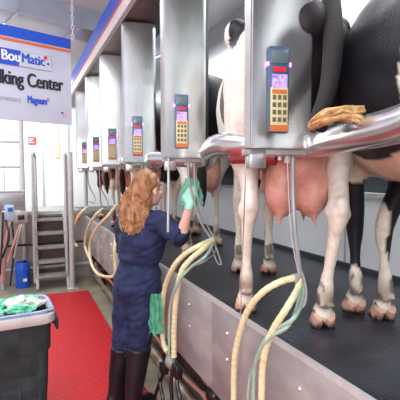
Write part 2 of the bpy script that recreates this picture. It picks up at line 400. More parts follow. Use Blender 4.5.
labs = ['nearest and largest steel milking cabinet with violet-lit keypad panel',
        'second steel milking cabinet from the camera, above the raised green-gloved hand',
        'third steel milking cabinet, directly above the worker\'s red hair',
        'fourth steel milking cabinet from the camera, left of the one above the worker',
        'fifth steel milking cabinet from the camera, second from the far end',
        'farthest and smallest steel milking cabinet at the end of the row']
for i in range(6): control_cabinet(i, labs[i])

# hanger posts behind the cabinets
for px, y, lb in ((204.8, 2.25, 'dark steel strut right beside the second cabinet'), (152.5, 3.15, 'dark steel strut right beside the third cabinet')):
    p = on_y(px, 100, y); b = B(); box(b, (p.x, y, 2.22), (.03, .05, 1.1), bev=.004); box(b, (p.x, y, 1.68), (.05, .06, .03), bev=.004)
    tag(obj('cabinet_strut', b, M['strut']), lb, 'strut')

# rump rail: serpentine polished pipe
b = B(); pts = [(.93, -.75, 1.80), (.97, -.35, 1.79), (.86, .1, 1.78), (.84, .5, 1.76), on_x(400, 124, .885), on_x(360, 133.5, .91), on_x(330, 140.5, .95), on_x(316, 144, .975), (.955, 1.40, 1.715), (.85, 1.50, 1.725), (.83, 1.62, 1.735), (.86, 1.8, 1.72), (.93, 1.95, 1.70), (.99, 2.12, 1.69), (1.0, 2.4, 1.69)]
for k in range(5): pts += [(.93, 2.72+.9*k, 1.71), (.9, 2.85+.9*k, 1.71), (1.0, 3.1+.9*k, 1.69)]
tube(b, pts, .049, 18, 6)
t = thing('rump_rail', 'thick polished steel rail winding behind the cows along the pit edge', 'rail', (1.0, .8, .95))
obj('rail_pipe', b, M['chrome'], t, world=True)
b = B()
tube(b, [(.95, 1.36, 1.66), (.87, 1.46, 1.668), (.845, 1.53, 1.668)], .026, 10)
obj('red_reflection_bar', b, mat('rail_red_reflection', (150, 66, 60), .3, .4, var=.2), t, world=True)  # red bar standing in for the red reflected on the rail's underside

# ------------------------------------------------------------------ cows (local: +Y towards the head, hind feet near y=0)
WHT = lin((238, 234, 222)); BLK = lin((24, 23, 30)); BRN = lin((112, 66, 44)); DIRT = lin((130, 92, 52)); PNK = lin((226, 186, 170)); CRM = lin((226, 212, 186))
def mixc(a, b, t): t = max(0, min(1, t)); return tuple(a[i]*(1-t)+b[i]*t for i in range(3))
def cow(label, loc, heading, scale, hind, front, paint, voxel=.022, fore_tail=None, udder=True, tailcol='darkhair', head_down=True, L=.86, spread=0, chest=1):
    t = thing('dairy_cow', label, 'cow', loc, -heading, None); t.scale = (scale,)*3
    t['group'] = 'cows standing in the milking stalls'; del t['group']
    bm = B()
    tr = [((0, -.24, 1.20), .10, .12), ((0, -.16, 1.16), .22, .2), ((0, 0, 1.10), .275, .28), ((0, .25, 1.03), .285, .35), ((0, .52, 1.0), .32, .38),
          ((0, L-.05, 1.01), .29*chest, .38), ((0, L+.16, 1.04), .21*chest, .33), ((0, L+.27, 1.08), .13, .22)]
    chain(bm, tr, 20, side=(1, 0, 0))
    # hip bones and spine ridge
    for s in (-1, 1): ell(bm, (s*.22, .08, 1.27), (.06, .09, .07)); ell(bm, (s*.09, -.12, 1.17), (.05, .06, .07))
    chain(bm, [((0, -.22, 1.29), .03), ((0, .2, 1.37), .035), ((0, .6, 1.37), .035), ((0, L, 1.4), .04)], 10)
    # neck and head
    if head_down:
        chain(bm, [((0, L+.05, 1.1), .14, .26), ((0, L+.3, 1.06), .105, .19), ((0, L+.52, .96), .085, .14), ((0, L+.62, .9), .085, .12)], 14, side=(1, 0, 0))
        hp = V((0, L+.62, .92)); hd = V((0, .45, -.89)).normalized()
    else:
        chain(bm, [((0, L+.05, 1.12), .14, .26), ((0, L+.3, 1.2), .105, .18), ((0, L+.5, 1.3), .085, .13)], 14, side=(1, 0, 0))
        hp = V((0, L+.52, 1.33)); hd = V((0, .8, -.6)).normalized()
    chain(bm, [(hp, .105, .12), (hp+hd*.14, .1, .12), (hp+hd*.3, .07, .085), (hp+hd*.42, .075, .07)], 14, side=(1, 0, 0))
    up_ = V((0, hd.z*-1, hd.y))
    for s in (-1, 1):
        chain(bm, [(hp+V((s*.09, 0, 0)), .02, .03), (hp+V((s*.2, -.03, .0)), .015, .05), (hp+V((s*.26, -.04, -.02)), .01, .02)], 8)
    # hind legs
    hoof = []
    for s, (fx, fy) in zip((-1, 1), hind):
        sp_ = spread if s > 0 else 0
        chain(bm, [((s*.15, .02, 1.12), .12, .22), ((s*.17+sp_*.5, .05, .92), .11, .19), ((s*.15+fx*.15+sp_, .07+fy*.3, .76), .088, .13), ((s*.07+fx*.55+sp_, fy*.6-.03, .61), .04, .072),
                   ((fx*.95+sp_*.8, fy-.085, .5), .042, .056), ((fx+sp_*.5, fy-.07, .41), .029, .04), ((fx+sp_*.2, fy-.04, .26), .024, .03), ((fx, fy-.025, .15), .037, .042), ((fx, fy-.0, .1), .032, .036), ((fx, fy+.01, .065), .046, .052)], 14, side=(1, 0, 0), sub=3)
        ell(bm, (fx*.97+sp_*.8, fy-.125, .53), (.026, .03, .045)); ell(bm, (fx*.97+sp_*.8-s*.03, fy-.07, .5), (.024, .03, .035)); ell(bm, (fx*.97+sp_*.8+s*.03, fy-.07, .49), (.024, .03, .035))
        for q in (-1, 1): ell(bm, (fx+q*.022, fy-.062, .115), (.014, .016, .018))
        hoof.append((fx, fy))
    for s, (fx, fy) in zip((-1, 1), front):
        fy_ = fy
        chain(bm, [((s*.15, L, 1.05), .09, .17), ((s*.15, L-.02, .86), .09, .14), ((s*.12+fx*.15, L*.5+fy*.5, .68), .06, .085), ((s*.03+fx*.8, L*.2+fy*.8, .5), .045, .052),
                   ((fx, fy+.015, .4), .041, .045), ((fx, fy, .27), .024, .028), ((fx, fy-.015, .15), .035, .039), ((fx, fy-.005, .1), .03, .034), ((fx, fy+.01, .065), .044, .05)], 14, side=(1, 0, 0), sub=3)
        for q in (-1, 1): ell(bm, (fx+q*.02, fy-.052, .12), (.014, .015, .018))
        hoof.append((fx, fy))
    # belly / brisket sag
    ell(bm, (0, L*.55, .74), (.2, .42, .13)); ell(bm, (0, L+.02, .78), (.14, .2, .13))
    me = fuse(bm, voxel, 5, M['cow'], 'body')
    ca = me.color_attributes.new('Col', 'FLOAT_COLOR', 'POINT')
    for i, v in enumerate(me.vertices):
        p = v.co; c = paint(p)
        if p.z < .2: 
            n = noise.noise(p*16)*.5+.5
            c = mixc(c, DIRT, (1-abs(p.z-.14)/.07)*(.2+n)*1.1)
            if noise.noise(p*22+V((3, 0, 0))) > .12 and p.z > .09: c = mixc(c, (.05, .025, .015), .7)
        elif p.z < .5: c = mixc(c, CRM, .5)if c[0] > .2 else c
        ca.data[i].color = (*c, 1)
    obj('body', me, None, t)
    for fx, fy in hoof:
        b = B()
        for q in (-1, 1):
            chain(b, [((fx+q*.023, fy-.02, .065), .022, .035), ((fx+q*.025, fy+.005, .03), .025, .045), ((fx+q*.026, fy+.015, .006), .027, .052)], 10, side=(1, 0, 0), round_ends=False)
        obj('hoof', b, M['hoof'], t)
    if udder:
        bm = B(); ux = spread*.9
        ell(bm, (ux, .10, .68), (.142, .17, .2)); ell(bm, (ux, -.03, .78), (.13, .13, .2)); ell(bm, (ux, .26, .72), (.13, .18, .16))
        for s in (-1, 1):
            ell(bm, (ux+s*.062, .0, .6), (.082, .1, .14)); ell(bm, (ux+s*.06, .22, .61), (.075, .09, .1))
            for yy in (-.02, .22): chain(bm, [((ux+s*.075, yy, .5), .02), ((ux+s*.077, yy, .455), .014), ((ux+s*.078, yy, .425), .01)], 8)
        obj('udder', fuse(bm, .012, 4, M['udder'], 'udder'), None, t)
    if fore_tail is None:
        b = B(); chain(b, [((0, -.22, 1.28), .035), ((.01, -.29, 1.15), .026), ((.02, -.29, .9), .018), ((.02, -.27, .7), .014)], 10)
        tl = obj('tail', b, M[tailcol], t)
        b = B(); chain(b, [((.02, -.27, .72), .016), ((.02, -.27, .6), .035), ((.025, -.26, .46), .028), ((.03, -.26, .38), .008)], 10); obj('tail_switch', b, M[tailcol], tl)
    return t
def patches(base, spots, seed=0, thr=.04):
    """base colour with patches: (centre, radii, colour); edges broken by noise"""
    def f(p):
        c = base(p) if callable(base) else base
        for (ctr, r, col) in spots:
            d = math.sqrt(sum(((p[i]-ctr[i])/r[i])**2 for i in range(3)))
            d += noise.noise(p*5+V((seed, 0, 0)))*.35+noise.noise(p*14+V((0, seed, 0)))*.1
            if d < 1: c = col
            elif d < 1.05: c = mixc(col, c, (d-1)/.05)
        return c
    return f
def place(ax, ay, heading, feet):
    """world foot positions -> local offsets"""
    f_ = V((math.sin(heading), math.cos(heading))); r_ = V((math.cos(heading), -math.sin(heading)))
    return [((V(p)-V((ax, ay))).dot(r_), (V(p)-V((ax, ay))).dot(f_)) for p in feet]
H1 = math.radians(27)
# cow A: centre of the picture, seen from behind
hz = place(1.065, 1.44, H1, [(.955, 1.60), (1.155, 1.30), (1.30, 2.27), (1.465, 2.17)])
pA0 = patches(WHT, [((0, 1.4, 1.0), (.3, .5, .5), BLK), ((-.2, .95, 1.2), (.25, .25, .3), BLK), ((-.16, .9, .55), (.06, .06, .04), BLK)], 3)
def loc_of(px, py, d, ax, ay, h):
    q = on_d(px, py, d)-V((ax, ay, .95)); return V((q.x*math.cos(h)-q.y*math.sin(h), q.x*math.sin(h)+q.y*math.cos(h), q.z))
qa = loc_of(232, 95, 2.0, 1.065, 1.44, H1); qc = loc_of(243, 40, 1.75, 1.065, 1.44, H1)
def pA(p):
    m_ = noise.noise(p*6)*.5
    if ((p.x-qa.x)/.25)**2+((p.y-qa.y)/.09)**2+((p.z-qa.z)/.15)**2+m_ < 1: return BLK
    if ((p.x-qc.x)/.06)**2+((p.y-qc.y)/.2)**2+((p.z-qc.z)/.15)**2+m_ < 1: return BLK
    n = noise.noise(p*5)*.05
    if p.x+n > -.03 and p.z+n > .86: return mixc(BLK, BRN, .03)
    return pA0(p)
cow('black and white cow seen from behind with full pink udder behind the nearest cabinet', (1.065, 1.44, .95), H1, 1.0, hz[:2], hz[2:], pA, .016, fore_tail=True, spread=.045)
# its tail: lies over the rail, with the blond switch
tA = bpy.data.objects[-1] if False else [o for o in C.objects if o.name.startswith('dairy_cow')][0]
bpy.context.view_layer.update()
b = B(); chain(b, [(on_d(326, -30, 1.62), .03), (on_d(331, 0, 1.5), .034), (on_d(333, 45, 1.36), .034), (on_d(328, 90, 1.27), .028), (on_d(316, 120, 1.22), .02), (on_d(322, 127, 1.2), .018)], 10)
tl = obj('tail', b, M['darkhair'], None); tl.parent = tA; tl.matrix_parent_inverse = tA.matrix_world.inverted()
b = B(); rs = random.Random(4)
for k in range(46):
    o_ = V((rs.uniform(-.012, .012), rs.uniform(-.012, .012), rs.uniform(-.012, .014)))
    e = rs.uniform(-10, 4)
    tube(b, [on_d(312, 126, 1.2)+o_*.6, on_d(320, 121, 1.16)+o_, on_d(332, 116+e*.2, 1.13)+o_*1.2, on_d(350+e, 112+rs.uniform(-2, 3), 1.12)+o_, on_d(359+e, 113+rs.uniform(-3, 5), 1.12)+o_], .0055, 6, 3)
chain(b, [(on_d(312, 126, 1.2), .014), (on_d(322, 120, 1.16), .017), (on_d(340, 115, 1.13), .014), (on_d(352, 114, 1.12), .006)], 10)
sw = obj('tail_switch', b, M['switch'], None); sw.parent = tl
# cow B: at right, fore legs in view, rear out of frame
HB = math.radians(24)
hb = place(1.09, .52, HB, [(.98, .62), (1.18, .42), (1.41, 1.38), (1.462, 1.262)])
qB = on_d(402, 88, 1.05)-V((1.13, .50, .95))
qB = V((qB.x*math.cos(HB)-qB.y*math.sin(HB), qB.x*math.sin(HB)+qB.y*math.cos(HB), qB.z))
def pB(p):
    n = noise.noise(p*7)*.05
    if p.z < .62:
        m_ = (hb[2][0]+hb[3][0])/2
        if p.x < m_: return WHT if p.z+n*1.2+(p.x-hb[2][0])*.6 < .22 else BLK
        if p.x+n*.4 < hb[3][0]+.002: return WHT if p.z < .55 else mixc(CRM, BRN, .35)
        return WHT if p.z+n*1.2 < .25 else BLK
    if p.z+n*1.5 < .80 and abs(p.x) < .19: return (BLK if (p-V((.02, .8, .74))).length+n < .05 else mixc(CRM, BRN, .12+n*4))
    d = math.sqrt(((p.x-qB.x)/.3)**2+((p.y-qB.y)/.085)**2+((p.z-qB.z)/.14)**2)+n*3
    if d < 1: return WHT
    return BLK
hb = place(1.13, .50, HB, [(.98, .62), (1.18, .42), (1.41, 1.38), (1.462, 1.262)])
cow('large black cow with pale brisket and half-white fore legs at the right edge', (1.13, .50, .95), HB, 1.0, hb[:2], hb[2:], pB, .018, L=.93, chest=.86)
# cow C: behind the gloved hand
HC = math.radians(30)
hc = place(1.38, 3.02, HC, [(1.22, 2.95), (1.60, 3.2), (1.5, 4.0), (1.7, 3.9)])
pC = patches(lambda p: WHT if p.z+.04*noise.noise(p*6) < .86 else BLK, [((-.3, .1, .9), (.1, .12, .2), WHT), ((.3, .5, 1.0), (.2, .2, .3), WHT)], 9)
cow('black-rumped cow with white legs standing behind the green-gloved hand', (1.38, 3.02, .95), HC, 1.08, [(x/1.08, y/1.08) for x, y in hc[:2]], [(x/1.08, y/1.08) for x, y in hc[2:]], pC, .028)
# cow D, E, F further down the row
pD = patches(lambda p: BLK if p.z > .55 else WHT, [((-.18, 0, .8), (.1, .25, .35), CRM)], 21)
cow('black cow with cream left thigh standing beyond the worker\'s raised arm', (1.22, 3.95, .95), math.radians(28), 1.03, [(-.15, 0), (.15, -.05)], [(-.1, .86), (.12, .82)], pD, .032)
pE = patches(BRN, [((.0, -.1, .4), (.3, .2, .2), CRM)], 31)
cow('red-brown cow hidden mostly behind the worker\'s head', (1.2, 4.9, .95), math.radians(28), 1.0, [(-.15, 0), (.15, -.05)], [(-.1, .86), (.12, .82)], pE, .035)
pF = patches(lambda p: mixc(BRN, BLK, .3) if p.z > .45 else CRM, [((.1, .0, .8), (.1, .2, .2), CRM)], 41)
cow('dark brown cow at the far end of the row with tan lower legs', (1.2, 5.85, .95), math.radians(28), 1.0, [(-.14, 0), (.14, -.05)], [(-.1, .86), (.12, .82)], pF, .035)

# ------------------------------------------------------------------ stall rail beyond the black cow
b = B(); tube(b, [on_x(330, 49, 2.0), on_x(341, 40, 2.0), on_x(357, 33, 2.0)], .03, 8)
tag(obj('stall_rail', b, M['trail']), 'short dark green rail on the white wall beyond the big black cow', 'rail')
t = thing('wall_panel', 'dark grey panel on the wall above the far black-rumped cow', 'panel', (2.05, 4.75, 2.1))
b = B(); box(b, (0, 0, .28), (.03, .75, .56), bev=.01); obj('panel_face', b, mat('panel_grey', (98, 110, 116), .4), t)
b = B(); box(b, (-.018, 0, .57), (.02, .8, .03)); box(b, (-.018, .39, .28), (.02, .03, .6)); box(b, (-.018, -.39, .28), (.02, .03, .6)); obj('panel_frame', b, M['galv'], t)

# ------------------------------------------------------------------ hoses
def hose(name, pts, r, m, label, group=None, n=10, cat='hose'):
    b = B()
    if m == 'cream':      # spiral-reinforced: fine ridges along the hose
        pp = cr_path(pts, 40); s_ = 0; secs = []
        for i, p in enumerate(pp):
            if i: s_ += (p-pp[i-1]).length
            k = 1+.05*math.sin(2*PI*s_/.03); secs.append((p, r*k))
        loft(b, secs, n)
    else: tube(b, pts, r, n, 6)
    return tag(obj(name, b, M[m]), label, cat, group)
# set 1: under the nearest cabinet
Y1 = 1.19
hk = on_y(298, 277, Y1)
hose('steel_cable', [on_y(287, 150, Y1), on_y(289, 200, Y1), on_y(292, 240, Y1), on_y(299, 276, Y1)], .0022, 'galv', 'thin steel cable hanging straight down beside the pink udder', cat='cable')
hose('hanging_tube', [on_y(293, 149, Y1+.02), on_y(293, 190, Y1+.02), on_y(295, 230, Y1), on_y(300, 274, Y1)], .0085, 'greytube', 'grey rubber tube hanging from the nearest cabinet in front of the udder')
hose('steel_wire', [on_y(246, 149, 1.25), on_y(245, 190, 1.24), on_x(243, 240, .84), on_x(241, 300, .84), on_x(241, 392, .84)], .0022, 'greytube', 'very thin grey cord hanging from the left edge of the nearest cabinet', cat='cord')
t = thing('cluster_hook', 'bent steel hook holding the nearest cream hoses over the deck edge', 'hook', hk)
b = B(); tube(b, [on_y(299, 266, Y1), on_y(303, 276, Y1), on_y(306, 290, Y1), on_y(305, 303, Y1), on_y(300, 308, Y1), on_y(297, 300, Y1)], .0045, 8); obj('hook_wire', b, M['galv'], t, world=True)
b = B(); box(b, on_y(297, 278, Y1), (.035, .03, .03), bev=.005); obj('clamp', b, M['dull'], t, world=True)
hose('milk_hose', [on_y(298, 277, Y1), on_x(280, 282, .86), on_x(262, 293, .81), on_x(247, 312, .79), on_x(238, 340, .79), on_x(234, 370, .79), on_x(234, 440, .79)], .0125, 'cream', 'outer cream milk hose arching leftmost from the nearest hook', 'cream milk hoses of the nearest cabinet', 12)
hose('milk_hose', [on_y(299, 277, Y1), on_y(298, 288, Y1-.02), on_x(288, 306, .83), on_x(273, 330, .80), on_x(265, 352, .79), on_x(262, 380, .79), on_x(261, 440, .79)], .0125, 'cream', 'inner cream milk hose dropping steeply from the nearest hook', 'cream milk hoses of the nearest cabinet', 12)
hose('air_tube', [on_y(301, 278, Y1), on_y(303, 296, Y1-.02), on_x(294, 318, .84), on_x(272, 332, .80), on_x(260, 350, .78), on_x(254, 375, .78), on_x(253, 440, .78)], .008, 'clear', 'pale green clear air tube crossing the nearest cream hoses, upper one')
hose('air_tube', [on_y(299, 279, Y1), on_y(299, 300, Y1-.02), on_x(289, 325, .83), on_x(270, 338, .79), on_x(257, 360, .78), on_x(249, 385, .78), on_x(247, 440, .78)], .007, 'clear', 'pale green clear air tube crossing the nearest cream hoses, lower one')
# set 2: under the second cabinet
Y2 = 2.09
t = thing('cluster_hook', 'steel hook holding the cream hoses beside the worker\'s elbow', 'hook', on_y(216, 240, Y2))
b = B(); tube(b, [on_y(213, 234, Y2), on_y(212, 246, Y2), on_y(217, 262, Y2), on_y(221, 264, Y2), on_y(219, 256, Y2), on_y(214, 241, Y2)], .0045, 8); obj('hook_wire', b, M['galv'], t, world=True)
b = B(); box(b, on_y(212, 241, Y2), (.035, .03, .03), bev=.005); obj('clamp', b, M['dull'], t, world=True)
hose('hanging_tube', [on_y(188, 158, Y2), on_y(190, 185, Y2), on_y(200, 220, Y2), on_y(212, 240, Y2)], .0075, 'greytube', 'grey tube hanging past the green glove from the second cabinet, left one')
hose('hanging_tube', [on_y(194, 158, Y2), on_y(196, 190, Y2), on_y(206, 222, Y2), on_y(214, 238, Y2)], .0055, 'greytube', 'thinner grey tube hanging past the green glove from the second cabinet, right one')
hose('hanging_rod', [on_y(168.5, 158, Y2), on_y(168.5, 190, Y2), on_y(168, 232, Y2)], .007, 'galv', 'straight grey rod hanging down from the left end of the second cabinet', cat='rod')
hose('milk_hose', [on_y(212, 240, Y2), on_x(199, 246, .9), on_x(184, 255, .84), on_x(173, 268, .80), on_x(165, 288, .79), on_x(162, 315, .79), on_x(163, 340, .79), on_x(167, 352, .79)], .0155, 'cream', 'cream milk hose nearest the worker, from the second hook', 'cream milk hoses of the second cabinet', 12)
hose('milk_hose', [on_y(213, 241, Y2), on_x(202, 250, .9), on_x(190, 260, .84), on_x(181, 273, .80), on_x(176, 300, .79), on_x(174, 330, .79), on_x(174, 357, .79)], .0155, 'cream', 'cream milk hose farther from the worker, from the second hook', 'cream milk hoses of the second cabinet', 12)
hose('air_tube', [on_y(214, 242, Y2), on_x(206, 256, .9), on_x(190, 268, .84), on_x(178, 283, .78), on_x(170, 310, .77), on_x(169, 355, .77)], .009, 'clear', 'green clear air tube running between the second pair of cream hoses')
hose('air_tube', [on_y(215, 241, Y2), on_y(215, 252, Y2), on_x(203, 262, .9), on_x(188, 268, .86)], .005, 'clear', 'thin clear tube looping under the second hook above the black deck')
t = thing('milking_claw', 'black milking claw with dangling rubber tubes hanging beside the worker\'s legs', 'milking claw', on_x(170, 370, .79))
b = B(); box(b, on_x(164, 368, .79), (.05, .07, .07), bev=.015); obj('connector', b, M['rubber'], t, world=True)
b = B(); box(b, on_x(177, 371, .79), (.05, .08, .08), bev=.018); obj('connector', b, M['rubber'], t, world=True)
b = B(); ell(b, on_x(170, 362, .79), (.03, .04, .04)); obj('claw_bowl', b, M['dull'], t, world=True)
for a, c_ in ((164, 155), (177, 180), (172, 172), (160, 163)):
    b = B(); tube(b, [on_x(a, 372, .79), on_x((a+c_)/2-1, 386, .78), on_x(c_, 400, .78), on_x(c_+1, 425, .78)], .012, 8); obj('rubber_tube', b, M['rubber'], t, world=True)
# far hoses, arching over the curb
far = [([on_x(88, 207, .84), on_x(81, 213, .74), on_x(75, 223, .68), on_x(72.5, 234, .66), on_x(74, 242, .67), on_x(77, 246, .69)], 'farthest cream hose arching down beside the orange handle'),
       ([on_x(104, 208, .92), on_x(96, 215, .82), on_x(88, 228, .78), on_x(85, 244, .78), on_x(88, 255, .8), on_x(92, 262, .84)], 'second farthest cream hose arching over the steel curb'),
       ([on_x(116, 206, .95), on_x(108, 216, .84), on_x(97, 228, .79), on_x(90, 244, .77), on_x(91, 262, .77), on_x(98, 274, .8), on_x(110, 277, .84), on_x(116, 275, .86)], 'cream hose making a wide loop left of the worker'),
       ([on_x(127, 225, .95), on_x(119, 232, .86), on_x(115, 246, .8), on_x(115, 262, .8), on_x(117, 285, .82), on_x(120, 300, .84)], 'cream hose hanging upright right beside the worker\'s left elbow')]
for p_, lb in far: hose('milk_hose', p_, .017, 'cream', lb)
for k, yy in enumerate((2.99, 3.89, 4.79, 5.69)):
    nm = ('third', 'fourth', 'fifth', 'farthest')[k]
    b = B(); tube(b, [(.86, yy+.03, 1.66), (.87, yy+.03, 1.45), (.95, yy+.05, 1.28), (.93, yy-.02, 1.2), (.86, yy-.05, 1.22)], .007, 8)
    tag(obj('hanging_tube', b, M['greytube']), 'thin grey tube looping down from the %s cabinet' % nm, 'hose')
b = B(); box(b, on_x(78, 217, .74), (.05, .09, .1), bev=.02)
tag(obj('handle', b, M['orangeh']), 'orange plastic handle at the far end of the steel curb', 'handle')
b = B(); box(b, on_y(91, 164, 5.0), (.05, .05, .12), bev=.015)
tag(obj('cable_gland', b, mat('amber', (222, 160, 60), .5)), 'small amber fitting under the fifth cabinet', 'fitting')

# ------------------------------------------------------------------ hanging sign
def plane_pt(px, py, p0):
    r = ray(px, py); return O + r*((V(p0)-O).dot(SN)/r.dot(SN))
S0 = on_y(70.5, 39.3, 3.5)          # top right corner
S1 = plane_pt(72.5, 125, S0)
SHT = S0.z-S1.z; SW = 1.55
def st(px, py): p = plane_pt(px, py, S0)-S0; return p.dot(SD), p.z
rz = math.atan2(SD.y, SD.x)
t = thing('hanging_sign', 'large pale hanging sign with blue stripe reading Milking Center', 'sign', S0, rz)
# local: x along the sign (negative to the left), -Y towards the camera, z down from the top
b = B(); box(b, (-SW/2, .012, -SHT/2), (SW, .02, SHT), bev=.003); obj('sign_board', b, M['signbg'], t)
h1 = abs(st(70, 49)[1]); h2 = abs(st(70, 50)[1]); h3 = abs(st(70, 53)[1])
b = B(); box(b, (-SW/2, -.001, -h1/2), (SW, .006, h1)); obj('blue_stripe', b, M['blue'], t)
b = B(); box(b, (-SW/2, -.001, -(h2+h3)/2), (SW, .006, (h3-h2)*.8)); obj('orange_stripe', b, M['orange'], t)
def text(s, s0, s1, base, height, m, parent, name='lettering', bold=0, dy=-.004, shear=0, right=None):
    cu = bpy.data.curves.new('t', 'FONT'); cu.body = s; cu.size = 1; cu.extrude = .0; cu.shear = shear
    o = bpy.data.objects.new('t', cu); C.objects.link(o)
    dg = bpy.context.evaluated_depsgraph_get(); dg.update()
    me = bpy.data.meshes.new_from_object(o.evaluated_get(dg)); bpy.data.objects.remove(o)
    xs = [v.co.x for v in me.vertices]; x0, x1 = min(xs), max(xs)
    sc = height/.70
    for v in me.vertices:
        v.co = V((s0+(v.co.x-x0)/(x1-x0)*(s1-s0), dy, base+v.co.y*sc))
    if bold:      # heavier strokes: the same outline repeated with tiny shifts
        b = B(); b.from_mesh(me); g0 = b.verts[:]+b.edges[:]+b.faces[:]
        for k, (dx, dz) in enumerate(((1, 0), (.5, .5), (-.5, .5))):
            r = bmesh.ops.duplicate(b, geom=g0)
            for v in r['geom']:
                if isinstance(v, bmesh.types.BMVert): v.co += V((dx*height*.07, -.0003*(k+1), dz*height*.05))
        b.to_mesh(me); b.free()
    me.materials.clear(); me.materials.append(m); me.name = name
    return obj(name, me, None, parent)
a0 = st(0, 49); a1 = st(20, 51); a2 = st(0, 64.5); e1 = st(52, 56); e2 = st(50, 72)
zt = (st(26, 52)[1]); zb = st(26, 67.5)[1]
sx = lambda px, py=60: st(px, py)[0]
b = B(); box(b, ((sx(-8)+sx(51))/2, -.002, (zt+zb)/2), (sx(51)-sx(-8), .004, zt-zb)); lg = obj('logo_outline', b, M['signgrey'], t)
b = B(); box(b, ((sx(-7.6)+sx(50.6))/2, -.004, (zt+zb)/2), (sx(50.6)-sx(-7.6), .004, (zt-zb)*.94)); obj('logo_field', b, M['signbg'], lg)
b = B(); vs = [b.verts.new((x, -.0065, z)) for x, z in ((sx(-8), zb), (sx(18.5), zb), (sx(21), zt), (sx(-8), zt))]; b.faces.new(vs); obj('logo_blue_block', b, M['blue'], lg)
hh = (zt-zb)
text('Bou', sx(1.5), sx(19.5), zb+hh*.27, hh*.62, M['signwhite'], lg, bold=.015, dy=-.008)
text('Matic', sx(21.8), sx(44), zb+hh*.27, hh*.62, M['blue'], lg, bold=1, dy=-.008)
def disc(cx, cz, r, m, name, dy=-.009, n=14):
    b = B(); b.faces.new([b.verts.new((cx+r*math.cos(2*PI*k/n), dy, cz+r*math.sin(2*PI*k/n))) for k in range(n)]); obj(name, b, m, lg)
disc(sx(45.3), zb+hh*.83, hh*.13, M['red'], 'logo_dot')
disc(sx(47.7), zb+hh*.45, hh*.1, M['blue'], 'logo_star', n=5)
bz = st(30, 87)[1]; ch = st(30, 73.5)[1]-bz
text('Milking Center', sx(-15.5, 80), sx(62.5, 85), bz, ch, M['signtxt'], t, bold=.01)
bz = st(20, 102)[1]; ch = .7*(st(20, 94.5)[1]-bz)
text('Complementary', sx(-19, 98), sx(21, 98), bz, ch, M['signgrey'], t)
bz = st(36, 103.8)[1]; ch = st(36, 97.5)[1]-bz
text('Magnum', sx(27.5, 100), sx(46.5, 100), bz, ch*1.15, M['blue'], t, bold=1)
text('o', sx(46.8, 98), sx(49.2, 98), bz+ch*.5, ch*1.0, M['red'], t)
p = st(63.5, 114); b = B(); box(b, (p[0], -.003, p[1]), (.04, .004, .028)); fl = obj('flag_mark', b, M['signwhite'], t)
b = B(); box(b, (p[0]-.011, -.006, p[1]+.006), (.018, .003, .016)); obj('flag_canton', b, M['blue'], fl)
b = B()
for k in range(3): box(b, (p[0]+.003, -.0055, p[1]-.011+k*.009), (.034, .002, .004))
obj('flag_bars', b, M['red'], fl)
for xx, lb in ((0.01, 'thin chain holding the right corner of the hanging sign'), (-1.2, 'thin chain holding the left part of the hanging sign')):
    b = B(); p0 = S0+SD*(xx if xx < 0 else xx+.008)
    z = p0.z+.0; k = 0
    while z < 3.32:
        ln = .045; d = V((.009, 0, 0)) if k % 2 == 0 else V((0, .009, 0))
        c0 = V((p0.x, p0.y, z)); tube(b, [c0+d*.2, c0+d+V((0, 0, ln*.3)), c0+d+V((0, 0, ln*.7)), c0+V((0, 0, ln)), c0-d+V((0, 0, ln*.7)), c0-d+V((0, 0, ln*.3)), c0-d*.2], .0028, 6, 2)
        z += ln*.85; k += 1
    tag(obj('sign_chain', b, M['signwhite']), lb, 'chain')

# ------------------------------------------------------------------ back wall: doors, notices, window strip
YB = 8.19
def bk(px, py, y=YB): return on_y(px, py, y)
def backbox(name, x0, y0_, x1, y1_, m, dep=.03, y=YB, kind=None, label=None, cat=None):
    a = bk(x0, y0_, y); c = bk(x1, y1_, y); b = B(); box(b, ((a.x+c.x)/2, y-dep/2, (a.z+c.z)/2), (abs(c.x-a.x), dep, abs(a.z-c.z)), bev=.002)
    o = obj(name, b, m); tag(o, label, cat, kind=kind); return o
backbox('trim_2', 42, 105, 43, 208, M['greywall'], kind='structure')
backbox('trim_3', 68, 105, 69, 208, M['greywall'], kind='structure')
o = backbox('window_1', 54, 122, 60, 158, M['window'], .02, kind='structure')
d = backbox('door_1', 3.5, 131, 20, 208, M['whitepanel'], .04, kind='structure')
for x0, x1, ya, yb in ((3, 3.8, 130, 208), (19.6, 20.4, 130, 208), (3, 20.4, 130, 131.2)):
    p = backbox('door_frame', x0, ya, x1, yb, M['galv'], .05); p.parent = d
t = thing('wall_notice', 'small red square notice on the white far wall left of the steps', 'notice', bk(32, 141))
a = bk(28, 136.5); c = bk(36.5, 145)
b = B(); box(b, ((a.x+c.x)/2, YB-.01, (a.z+c.z)/2), (c.x-a.x, .02, a.z-c.z)); obj('notice_board', b, M['red'], t, world=True)
b = B()
for k, w in enumerate((.8, .5, .7)): box(b, ((a.x+c.x)/2-(1-w)*.06, YB-.022, c.z+(a.z-c.z)*(.28+.22*k)), ((c.x-a.x)*w*.8, .004, .014))
obj('notice_lines', b, M['signwhite'], t, world=True)
b = B(); a = bk(10, 134.5); box(b, (a.x, YB-.05, a.z), (.16, .01, .03)); tag(obj('door_plate', b, M['signgrey']), 'small grey plate near the top of the white door at left', 'plate')

